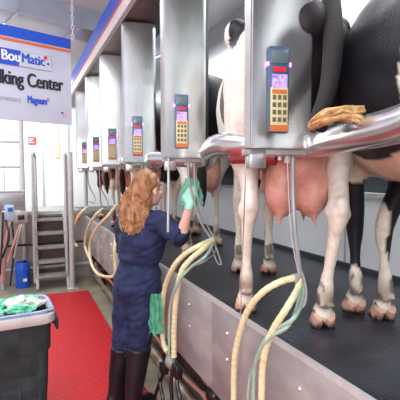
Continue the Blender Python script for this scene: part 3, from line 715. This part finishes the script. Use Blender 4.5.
# ------------------------------------------------------------------ pit end: steps, posts, gate, tank, boxes
YS = 5.95
def e(px, py, y=YS): return on_y(px, py, y)
t = thing('metal_steps', 'steep galvanised steps with two upright handrails at the far end of the pit', 'steps', (e(52, 289).x, YS, 0))
zs = [e(52, y).z for y in (276, 263, 250, 236, 222)]
xl = e(36.5, 250).x; xr = e(67, 250).x
for x in (xl, xr):
    b = B(); a = V((x, YS-.08, 0)); c = V((x, YS+.36, e(52, 212).z)); mid = (a+c)/2
    ang = math.atan2(c.y-a.y, c.z-a.z); box(b, mid, (.04, .12, (c-a).length), rot=Matrix.Rotation(-ang, 3, 'X'), bev=.004); obj('stringer', b, M['galv'], t, world=True)
for k in range(5):
    z = .19*(k+1)-.02; y = YS-.02+.085*k
    b = B(); box(b, ((xl+xr)/2, y, z), (xr-xl, .16, .035), bev=.004)
    for q in range(5): box(b, ((xl+xr)/2, y-.07+q*.035, z+.02), (xr-xl-.02, .006, .008))
    obj('tread', b, M['dull'], t, world=True)
for x, o_ in ((xl, -.01), (xr, .01)):
    b = B(); zt_ = e(36, 155).z
    for yy in (YS-.06, YS+.2):
        pass
    tube(b, [(x+o_-.018, YS-.06, .1), (x+o_-.018, YS-.04, 1.0), (x+o_-.018, YS-.02, zt_)], .02, 10, 0)
    tube(b, [(x+o_+.03, YS+.25, .98), (x+o_+.03, YS+.25, zt_-.02)], .02, 10, 0)
    tube(b, [(x+o_-.018, YS-.02, zt_), (x+o_, YS+.1, zt_+.04), (x+o_+.03, YS+.25, zt_-.02)], .02, 10, 4)
    obj('handrail', b, M['galv'], t, world=True)
b = B(); box(b, ((xl+xr)/2, 6.34, .55), (xr-xl, .02, .85)); obj('back_plate', b, M['grille'], t, world=True)
# posts
for px, r, y, lb in ((70.8, .035, 5.75, 'thick grey upright post right of the steps'), (86, .03, 6.5, 'slim grey upright post at the far end behind the hoses')):
    p = on_y(px, 200, y); b = B(); z0 = 0 if p.x < .9 and y < 6.3 else .95
    top = 3.32 if r > .04 else 1.9
    tube(b, [(p.x, y, z0), (p.x, y, top)], r, 14, 0); box(b, (p.x, y, z0+.01), (r*4, r*4, .02), bev=.003)
    tag(obj('upright_post', b, M['galv']), lb, 'post')
# gate at left
YG = 6.3
g = lambda px, py: on_y(px, py, YG)
t = thing('pipe_gate', 'grey pipe gate with two crossbars at the left edge above the tank', 'gate', (g(23, 280).x, YG, 0))
b = B(); p = g(23, 200); tube(b, [(p.x, YG, 0), (p.x, YG, g(23, 118).z)], .032, 12, 0); obj('post', b, M['galv'], t, world=True)
for y_ in (141.5, 166.5):
    z = g(10, y_).z; b = B(); tube(b, [(p.x, YG, z), (p.x-1.6, YG, z)], .022, 10, 0); obj('crossbar', b, M['galv'], t, world=True)
b = B(); tube(b, [(p.x-1.6, YG, 0), (p.x-1.6, YG, g(23, 118).z)], .032, 12, 0); obj('post', b, M['galv'], t, world=True)
# tank
t = thing('wash_tank', 'grey steel wash trough at the left edge behind the hanging hoses', 'tank', (g(6, 200).x, 5.9, g(6, 211).z))
b = B(); a = on_y(25, 191, 5.9); c = on_y(25, 210, 5.9); wd = 1.1
box(b, (a.x-wd/2, 6.0, (a.z+c.z)/2), (wd, .3, a.z-c.z), bev=.03); obj('tank_body', b, M['steel'], t, world=True)
b = B(); box(b, (a.x-wd/2, 5.86, a.z), (wd+.02, .04, .03), bev=.008); obj('tank_rim', b, M['galv'], t, world=True)
for dx in (.32, 1.0):
    b = B(); box(b, (a.x-dx, 6.1, c.z/2), (.04, .04, c.z), bev=.005); obj('leg', b, M['galv'], t, world=True)
# control boxes
t = thing('valve_box', 'small white and blue box mounted beneath the steel tank', 'box', on_y(9.5, 214, 5.78))
p = on_y(9.5, 213, 5.78); b = B(); box(b, p, (.12, .1, .2), bev=.01); obj('case', b, M['boxblue'], t, world=True)
b = B(); box(b, p+V((.01, -.055, .05)), (.06, .02, .05), bev=.004); obj('blue_face', b, M['blue'], t, world=True)
t = thing('valve_box', 'grey metal box with dark front right of the white and blue one', 'box', on_y(21, 218, 5.78))
p = on_y(21, 217, 5.78); b = B(); box(b, p, (.17, .12, .15), bev=.012); obj('case', b, M['dull'], t, world=True)
b = B(); box(b, p+V((0, -.065, 0)), (.08, .02, .06), bev=.004); obj('dark_face', b, M['black'], t, world=True)
hs = [((3, 212), (2, 240), (0, 275), 'black'), ((10, 222), (5, 246), (3, 284), 'rubberhose'), ((12, 222), (14, 250), (10, 286), 'black'), ((20, 225), (15, 240), (8, 262), 'rubberhose'), ((22, 224), (17, 242), (14, 258), 'greytube'), ((6, 220), (9, 238), (2, 258), 'rubber')]
for k, (a, c, d_, m) in enumerate(hs):
    b = B(); tube(b, [on_y(*a, 5.72), on_y(*c, 5.6), on_y(*d_, 5.55)], .012 if m != 'rubberhose' else .018, 8)
    lb = {0: 'black cable leftmost under the grey tank', 1: 'pink hose dropping from the white and blue box', 2: 'black cable running from the white and blue box to the floor', 3: 'pink hose slanting left from the grey metal box', 4: 'grey tube running down to the blue barrel', 5: 'black rubber hose crossing the pink hoses at the far left'}[k]
    tag(obj('hanging_hose', b, M[m]), lb, 'hose')
for y_, y2, lb, r in ((271, 264.5, 'low steel pipe crossing the pit end behind the blue barrel', .026), (244.5, 244, 'thin dark pipe fixed along the concrete pit end wall', .016)):
    a = on_y(0, y_, 6.27); c = on_y(70, y2, 6.27); b = B(); tube(b, [(a.x-1.5, 6.27, (a.z+c.z)/2), (c.x+.5, 6.27, (a.z+c.z)/2)], r, 10, 0)
    tag(obj('wall_pipe', b, M['galv'] if r > .02 else M['black']), lb, 'pipe')
# blue barrel
p = on_z(23, 287, 0)
t = thing('blue_barrel', 'small blue plastic barrel standing on the floor left of the steps', 'barrel', (p.x, p.y, 0))
h = .36; r = .095
b = B(); lathe(b, [(r*.92, 0), (r, .02), (r, .1), (r*1.03, .11), (r, .12), (r, .24), (r*1.03, .25), (r, .26), (r, h-.02), (r*.9, h), (r*.8, h), (r*.8, h-.015), (.01, h-.015)]); obj('drum', b, M['barrel'], t)
b = B(); box(b, (.03, -r*.98, .12), (.05, .012, .04)); obj('label_sticker', b, M['signwhite'], t)
b = B(); lathe(b, [(.02, h-.02), (.02, h+.02), (.012, h+.025)], (.03, 0, 0), 12); obj('cap', b, M['black'], t)

# ------------------------------------------------------------------ bin with cloths
ZR = .78
bx1 = on_z(55, 306, ZR); 
BX = -.15; BY = 2.67; 
t = thing('waste_bin', 'dark grey rectangular bin filled with green cloths at the lower left', 'bin', (BX, BY, 0.016), math.radians(2))
def rrect(w, d, r, z, n=5):
    out = []
    for cx, cy, a0 in ((w/2-r, d/2-r, 0), (-w/2+r, d/2-r, PI/2), (-w/2+r, -d/2+r, PI), (w/2-r, -d/2+r, 1.5*PI)):
        for k in range(n+1):
            a = a0+PI/2*k/n; out.append(V((cx+r*math.cos(a), cy+r*math.sin(a), z)))
    return out
def rloft(bm, secs, closed_ends=(True, True)):
    rings = [[bm.verts.new(p) for p in rrect(*s)] for s in secs]; n = len(rings[0])
    for i in range(len(rings)-1):
        for k in range(n): bm.faces.new((rings[i][k], rings[i][(k+1) % n], rings[i+1][(k+1) % n], rings[i+1][k]))
    if closed_ends[0]: bm.faces.new(rings[0][::-1])
    if closed_ends[1]: bm.faces.new(rings[-1])
W_, D_ = .60, .36
b = B(); rloft(b, [(W_*.84, D_*.84, .05, 0), (W_*.86, D_*.86, .06, .05), (W_*.93, D_*.93, .06, .52), (W_*.97, D_*.97, .06, .53), (W_*.98, D_*.98, .06, .70), (W_*1.0, D_*1.0, .06, .71), (W_*1.0, D_*1.0, .06, .73), (W_*.95, D_*.95, .06, .73), (W_*.9, D_*.9, .05, .30), (.1, .1, .02, .29)], (True, True)); obj('bin_body', b, M['bin'], t)
b = B(); rloft(b, [(W_*1.04, D_*1.05, .07, .695), (W_*1.06, D_*1.07, .07, .70), (W_*1.06, D_*1.07, .07, .745), (W_*1.03, D_*1.04, .07, .755), (W_*.96, D_*.96, .06, .752), (W_*.94, D_*.94, .06, .73)], (False, False)); obj('rim', b, M['rim'], t)
b = B(); rg = [(W_*.955, D_*.95, .06, .60), (W_*.96, D_*.96, .06, .70), (W_*.97, D_*.97, .06, .765), (W_*1.0, D_*1.01, .065, .772), (W_*1.03, D_*1.04, .068, .765)]
rloft(b, rg, (False, False))
for v in b.verts: v.co += V((noise.noise(v.co*18)*.01, noise.noise(v.co*17+V((5, 0, 0)))*.01, noise.noise(v.co*15+V((0, 7, 0)))*.014))
obj('liner', b, M['liner'], t)
for s in (-1, 1):
    b = B(); box(b, (s*(W_/2+.022), 0, .665), (.045, .15, .03), bev=.008); box(b, (s*(W_/2+.036), 0, .64), (.018, .15, .06), bev=.006); obj('handle', b, M['bin'], t)
b = B()
for k in range(-2, 3):
    box(b, (k*.11, -D_*.455, .27), (.012, .012, .45), rot=Matrix.Rotation(math.radians(-3), 3, 'X'))
obj('rib', b, M['bin'], t)
def crumple(name, c, r, m, label, seed, group=None, flat=.45, parent=None):
    b = B(); bmesh.ops.create_icosphere(b, subdivisions=4, radius=1)
    so = V((seed*3.1, seed*1.7, seed*.9))
    for v in b.verts:
        p = v.co.copy(); n1 = noise.noise(p*1.6+so); n2 = abs(noise.noise(p*3.3+so)); n3 = abs(noise.noise(p*7+so))
        k = .8+.5*n1-.45*n2-.2*n3
        v.co = V(c)+V((p.x*r*k, p.y*r*k*.85, p.z*r*k*flat))
    o = obj(name, b, m); 
    if label: tag(o, label, 'cloth', group)
    return o
zc = .745
cl = [(-.20, .03, .13, 'green', 'dark green cloth at the left of the bin load'), (-.08, .10, .12, 'greend', 'mint green cloth at the back of the bin load, left of the white towel'), (-.05, -.05, .13, 'greend', 'mint green cloth in the middle front of the bin'),
      (-.16, -.1, .12, 'green', 'green cloth lowest at the front left inside the bin'), (.04, .08, .11, 'green', 'deep green cloth behind the white towel in the bin'), (.16, .10, .10, 'greend', 'mint green cloth at the back right inside the bin'),
      (.22, -.04, .07, 'cloth', 'small white towel at the right end of the bin'), (.13, -.03, .10, 'cloth', 'crumpled white towel lying on top of the green cloths'), (.13, -.11, .09, 'greend', 'mint green cloth tucked at the front right of the bin')]
for k, (dx, dy, r, m, lb) in enumerate(cl):
    crumple('crumpled_cloth', (BX+dx, BY+dy*.8, zc+.03+(.03 if m == 'cloth' else 0)+.01*(k % 3)), r, M[m], lb, k+1, 'cloths piled in the bin')

# ------------------------------------------------------------------ the worker
def P3(px, py, d): return on_d(px, py, d)
vdir = math.radians(24.18-9)
pel = P3(134, 284, 2.68)
# joints
J = dict(pel=P3(137.5, 286, 2.70), waist=P3(139, 262, 2.68), chest=P3(142, 238, 2.66), ub=P3(144, 222, 2.64), neck=P3(143, 211, 2.63), nh=P3(146, 201, 2.61),
         ls=P3(125, 224, 2.72), rs=P3(159, 222, 2.54), le=P3(125, 250, 2.84), lw=P3(138, 250, 2.98), re=P3(181, 237, 2.42), rw=P3(189.5, 206, 2.36),
         lh=P3(129.5, 292, 2.74), rh=P3(145, 292, 2.66), lk=P3(123, 345, 2.74), rk=P3(139, 346, 2.66), la=on_z(113, 395, .11), ra=on_z(130, 400, .11))
J['la'] = V((J['lk'].x-.05, J['lk'].y+.02, .10)); J['ra'] = V((J['rk'].x-.05, J['rk'].y-.02, .10))
fac = (J['rs']-J['ls']); fac.z = 0; fac.normalize(); side = fac; fwd = V((-side.y, side.x, 0))     # body forward
foot = V((fwd.x, fwd.y, 0))
person = thing('person', 'worker in navy coveralls and black boots reaching up with a green glove', 'person', (pel.x, pel.y, .016))
bm = B()
hc = P3(149, 190, 2.60); hyaw = math.radians(66)      # head turned towards the cows
hf = V((math.sin(hyaw), math.cos(hyaw), 0)); hs_ = V((hf.y, -hf.x, 0)); HR = Matrix((( hs_.x, hf.x, 0), (hs_.y, hf.y, 0), (0, 0, 1)))
def hd(x, y, z): return hc + hs_*x + hf*y + V((0, 0, z))
ell(bm, hd(0, -.012, .035), (.074, .09, .082), rot=HR); ell(bm, hd(0, .028, -.035), (.055, .062, .07), rot=HR); ell(bm, hd(0, .058, -.082), (.024, .022, .02), rot=HR)
chain(bm, [(hd(0, .088, .012), .008), (hd(0, .104, -.02), .011), (hd(0, .106, -.03), .012)], 8)
for s in (-1, 1): ell(bm, hd(s*.074, -.01, -.01), (.009, .018, .03), rot=HR); ell(bm, hd(s*.04, .06, -.02), (.02, .02, .02), rot=HR)
ell(bm, hd(0, .086, -.056), (.022, .01, .008), rot=HR)
chain(bm, [(J['ub'], .075, .06), (J['neck'], .055, .055), (J['nh'], .05, .052), (hd(0, -.01, -.03), .05, .055)], 14, side=side)
chain(bm, [(J['ub'], .15, .08), (J['chest'], .15, .1), (J['waist'], .125, .09), (J['pel'], .155, .1)], 16, side=side)
for a, b_, c_, s in (('ls', 'le', 'lw', -1), ('rs', 're', 'rw', 1)):
    chain(bm, [(J['ub']+side*s*.06, .06), (J[a], .05), (J[a].lerp(J[b_], .5), .042), (J[b_], .033), (J[b_].lerp(J[c_], .35), .033), (J[c_], .024)], 12)
for h_, k_, a_ in (('lh', 'lk', 'la'), ('rh', 'rk', 'ra')):
    chain(bm, [(J[h_], .08), (J[h_].lerp(J[k_], .5), .068), (J[k_], .052), (J[k_].lerp(J[a_], .35), .053), (J[a_], .035)], 12)
    chain(bm, [(J[a_]-foot*.03-V((0, 0, .05)), .034), (J[a_]+foot*.13-V((0, 0, .055)), .03)], 10)
# hands: palm, five fingers each
def hand(bm, w, d, palm_n, across, curl, k=1.0, f=1.0):
    d = d.normalized(); across = (across-d*across.dot(d)).normalized(); n = d.cross(across).normalized()
    if n.dot(palm_n) < 0: n = -n
    pc = w+d*.045*k
    chain(bm, [(w, .024*f, .018*f), (pc, .038*f, .014*f), (w+d*.085*k, .038*f, .012*f)], 12, side=across)
    tips = []
    for q, (o_, ln) in enumerate(((-.029, .066), (-.010, .076), (.010, .072), (.028, .056))):
        p0 = w+d*.083*k+across*o_; pts = [p0]; dd = d.copy(); p_ = p0.copy()
        for s_, fr in enumerate((.42, .32, .26)):
            dd = (dd*math.cos(curl[s_]+q*.05)+n*math.sin(curl[s_]+q*.05)).normalized(); 
            p_ = p_+dd*ln*fr; pts.append(p_.copy())
        chain(bm, [(pts[0], .0088*f), (pts[1], .0085*f), (pts[2], .008*f), (pts[3], .0068*f)], 8)
        tips.append(pts[-1])
    p0 = w+d*.03*k-across*.032
    chain(bm, [(p0, .013*f), (p0-across*.024+d*.028+n*.012, .011*f), (p0-across*.026+d*.052+n*.028, .0085*f)], 8)
    return tips
rd = (P3(191, 190, 2.37)-J['rw']).normalized()
ld = (P3(150, 246, 3.0)-J['lw']).normalized()
hand(bm, J['lw'], ld, V((0, 0, -1)), side, (.4, .5, .4))
hand(bm, J['rw'], rd, fwd, side, (.5, .7, .5))
body = fuse(bm, .0075, 3, M['skin'], 'body', .5)
obj('body', body, None, person, world=True)
# face details
b = B()
for s in (-1, 1): ell(b, hd(s*.03, .074, .012), (.012, .006, .007), rot=HR)
ey = obj('eyes', b, M['eye'], person, world=True)
b = B()
for s in (-1, 1): ell(b, hd(s*.03, .0785, .012), (.0055, .004, .0055), rot=HR)
obj('iris', b, M['iris'], ey)
b = B(); ell(b, hd(0, .094, -.055), (.02, .006, .006), rot=HR); obj('lips', b, M['lip'], person, world=True)
b = B()
for s in (-1, 1): tube(b, [hd(s*.015, .082, .032), hd(s*.032, .08, .038), hd(s*.047, .066, .032)], .0032, 6)
obj('eyebrows', b, M['hair'], person, world=True)
# coverall
bm = B()
chain(bm, [(J['neck'].lerp(J['ub'], .35), .07, .06), (J['ub'], .15, .095), (J['chest'].lerp(J['ub'], .5), .185, .12), (J['chest'], .182, .132), (J['waist'], .152, .12), (J['waist'].lerp(J['pel'], .55), .172, .135), (J['pel'], .182, .148), (J['pel']-V((0, 0, .07)), .168, .13)], 20, side=side)
for a, b_, s in (('ls', 'le', -1), ('rs', 're', 1)):
    e_ = J[a].lerp(J[b_], .93)
    chain(bm, [(J['ub']+side*s*.05, .075), (J[a], .076), (J[a].lerp(J[b_], .5), .068), (e_, .062)], 14, round_ends=True)
for h_, k_, a_, s in (('lh', 'lk', 'la', -1), ('rh', 'rk', 'ra', 1)):
    chain(bm, [(J[h_]+V((0, 0, .05)), .10, .12), (J[h_].lerp(J[k_], .3), .1, .112), (J[k_].lerp(J[h_], .3), .084, .09), (J[k_], .074, .082), (J[k_].lerp(J[a_], .25), .07, .076)], 16, side=side)
me = fuse(bm, .011, 3, M['navy'], 'coverall', .5)
import mathutils
for v in me.vertices:   # cloth folds
    p = v.co; n = v.normal
    q = V((p.x*5, p.y*5, p.z*11-p.x*5)); w = noise.noise(q)*.012+(.5-abs(noise.noise(q*2.1+V((4, 0, 0)))))*.016-.006+noise.noise(q*4.3)*.005
    # waist gather and knee folds
    w -= .014*math.exp(-((p.z-J['waist'].z+.01)/.018)**2)
    v.co = p+n*w
cov = obj('coverall', me, None, person, world=True)
b = B()
chain(b, [(J['neck'].lerp(J['ub'], .0), .062, .058), (J['neck'].lerp(J['ub'], .5), .082, .07)], 18, side=side, round_ends=False); obj('collar', b, M['navy'], cov)
b = B(); e_ = J['rs'].lerp(J['re'], .9); dr = (J['re']-J['rs']).normalized(); chain(b, [(e_, .068), (e_+dr*.03, .068)], 18, round_ends=False); obj('sleeve_cuff', b, M['navy'], cov)
# boots
for h_, k_, a_ in (('lh', 'lk', 'la'), ('rh', 'rk', 'ra')):
    bm = B(); k0 = J[k_]; a0 = J[a_]
    chain(bm, [(k0.lerp(a0, .02), .084, .09), (k0.lerp(a0, .15), .076, .083), (k0.lerp(a0, .5), .066, .074), (k0.lerp(a0, .85), .054, .062), (a0-V((0, 0, .03)), .05, .06)], 16, side=side, round_ends=False)
    chain(bm, [(a0-foot*.035-V((0, 0, .038)), .042, .046), (a0+foot*.06-V((0, 0, .04)), .046, .044), (a0+foot*.16-V((0, 0, .05)), .046, .036)], 14, side=side)
    bt = obj('boot', fuse(bm, .011, 3, M['boot'], 'boot'), None, person, world=True)
    b = B(); c_ = a0+foot*.055; box(b, (c_.x, c_.y, .028), (.095, .27, .024), rot=Matrix.Rotation(math.atan2(foot.y, foot.x)-PI/2, 3, 'Z'), bev=.01); obj('sole', b, M['rubber'], bt)
# glove on the raised hand
bm = B(); hand(bm, J['rw'], rd, fwd, side, (.5, .7, .5), f=1.16)
fa = (J['re']-J['rw']).normalized(); chain(bm, [(J['rw']+fa*.02, .03), (J['rw']+fa*.01, .028), (J['rw'], .026), (J['rw']+rd*.03, .026)], 12, round_ends=False)
obj('glove', fuse(bm, .006, 2, M['glove'], 'glove'), None, person, world=True)
# hair: mass plus wavy locks
bm = B()
ell(bm, hd(0, -.028, .048), (.083, .09, .082), rot=HR); ell(bm, hd(0, -.062, .0), (.074, .06, .09), rot=HR)
h0 = P3(137, 190, 2.585)
chain(bm, [(P3(143, 184, 2.59), .05, .055), (P3(138, 195, 2.575), .072, .06), (P3(134, 208, 2.56), .092, .055), (P3(133, 220, 2.55), .085, .05), (P3(132.5, 229, 2.55), .06, .035)], 16, side=RT)
me = fuse(bm, .01, 3, M['hair'], 'hair', .5)
for v in me.vertices:
    p = v.co; v.co = p+v.normal*(noise.noise(V((p.x*34, p.y*34, p.z*24)))*.016+.002)
hr = obj('hair', me, None, person, world=True)
b = B(); rs = random.Random(11)
for k in range(230):
    u = rs.uniform(-1, 1); st0 = P3(141+u*6, 178+rs.uniform(0, 8), 2.56-.02*(1-u*u))
    xe = 132.5+u*12+rs.uniform(-1.5, 1.5); ye = 226+rs.uniform(-10, 10)-abs(u)*4; ph = rs.uniform(0, 6); amp = rs.uniform(.005, .012)
    pts = []
    for q in range(15):
        f_ = q/14; bw = 1+.6*math.sin(f_*PI)*.5
        c_ = P3((141+u*6)*(1-f_)+xe*f_+u*5*math.sin(f_*PI), (180)*(1-f_)+ye*f_, 2.545-.045*math.sin(min(1, f_*1.6)*PI*.5)*(1-.55*u*u)+.02*f_)
        pts.append(c_+RT*(amp*math.sin(ph+f_*26)*min(1, f_*3))+FW*(-amp*math.cos(ph+f_*26)*min(1, f_*3)))
    tube(b, pts, rs.uniform(.0016, .003), 5, 2)
obj('hair_locks', b, M['hair2'], hr)

# ------------------------------------------------------------------ cloths held and tucked
def draped(name, c, w, h, m, label, right, nrm, seed, folds=5, taper=.6):
    """hanging cloth: pinched at the top, folds widening downwards"""
    b = B(); nu, nv = 28, 22; so = V((seed, seed*2, 0)); g_ = []
    for j in range(nv+1):
        v_ = j/nv; row = []
        ww = w*(taper+(1-taper)*math.sin(min(1, v_*1.3)*PI/2))
        for i in range(nu+1):
            u_ = i/nu-.5
            z = -h*v_-.03*h*noise.noise(V((u_*4, 0, seed)))*v_*6*.5
            dn = .009*math.sin(u_*folds*2*PI+seed+2*noise.noise(V((u_*2, v_*3, seed))))*(1-.2*v_)+.012*noise.noise(V((u_*5, v_*5, seed)))
            row.append(b.verts.new(V(c)+right*(u_*ww+.01*noise.noise(V((v_*5, seed, 0))))+nrm*dn+V((0, 0, z))))
        g_.append(row)
    for j in range(nv):
        for i in range(nu): b.faces.new((g_[j][i], g_[j][i+1], g_[j+1][i+1], g_[j+1][i]))
    bmesh.ops.solidify(b, geom=b.faces[:], thickness=.004)
    return tag(obj(name, b, m), label, 'cloth')
draped('green_towel', P3(191.5, 178, 2.43), .14, .17, M['glove'], 'bright green cloth held up in the worker\'s gloved right hand', RT, FW, 3.3, 3, .5)
draped('green_towel', P3(156, 294, 2.44), .085, .25, M['green'], 'green cloth hanging from the worker\'s right hip pocket', RT, FW, 8.1, 3, .7)

# ------------------------------------------------------------------ light
sc = bpy.context.scene
w = bpy.data.worlds.new('world'); sc.world = w; w.use_nodes = True
nt = w.node_tree; bg = nt.nodes['Background']; bg.inputs[0].default_value = (.93, .96, 1, 1); bg.inputs[1].default_value = 1.25
def area(loc, size, power, rot=(0, 0, 0), col=(.97, .985, 1)):
    l = bpy.data.lights.new('area_light', 'AREA'); l.shape = 'RECTANGLE'; l.size, l.size_y = size; l.energy = power; l.color = col
    o = bpy.data.objects.new('area_light', l); C.objects.link(o); o.location = loc; o.rotation_euler = rot
area((-.3, 1.2, 3.25), (1.2, 2.5), 62)
area((-.9, 4.9, 3.25), (1.5, 1.8), 85)
area((1.2, 1.7, 3.1), (.5, 1.6), 19)
area((1.5, 4.2, 3.1), (.5, 2.0), 34)
area((-.6, 7.3, 3.1), (3.0, 1.0), 62)
area((-1.8, -2.4, 2.3), (1.6, 1.5), 130, (math.radians(75), 0, math.radians(-35)))  # camera-side fill, added to lighten faces turned towards the viewer
area((-.9, 2.5, 2.95), (1.0, 4.0), 30, (math.radians(180), 0, 0))  # upward fill, added to brighten the ceiling
area((-.9, 7.2, 2.2), (3.0, .6), 18, (math.radians(60), 0, 0))  # fill added to lift the back wall
area((0, -1.6, 3.15), (3.0, .5), 60)
area((1.8, 3.2, 3.0), (.2, 8.0), 60)  # strip of fill light added along the right wall for the kick panel
sc.view_settings.view_transform = 'Standard'; sc.view_settings.look = 'None'; sc.view_settings.exposure = 0
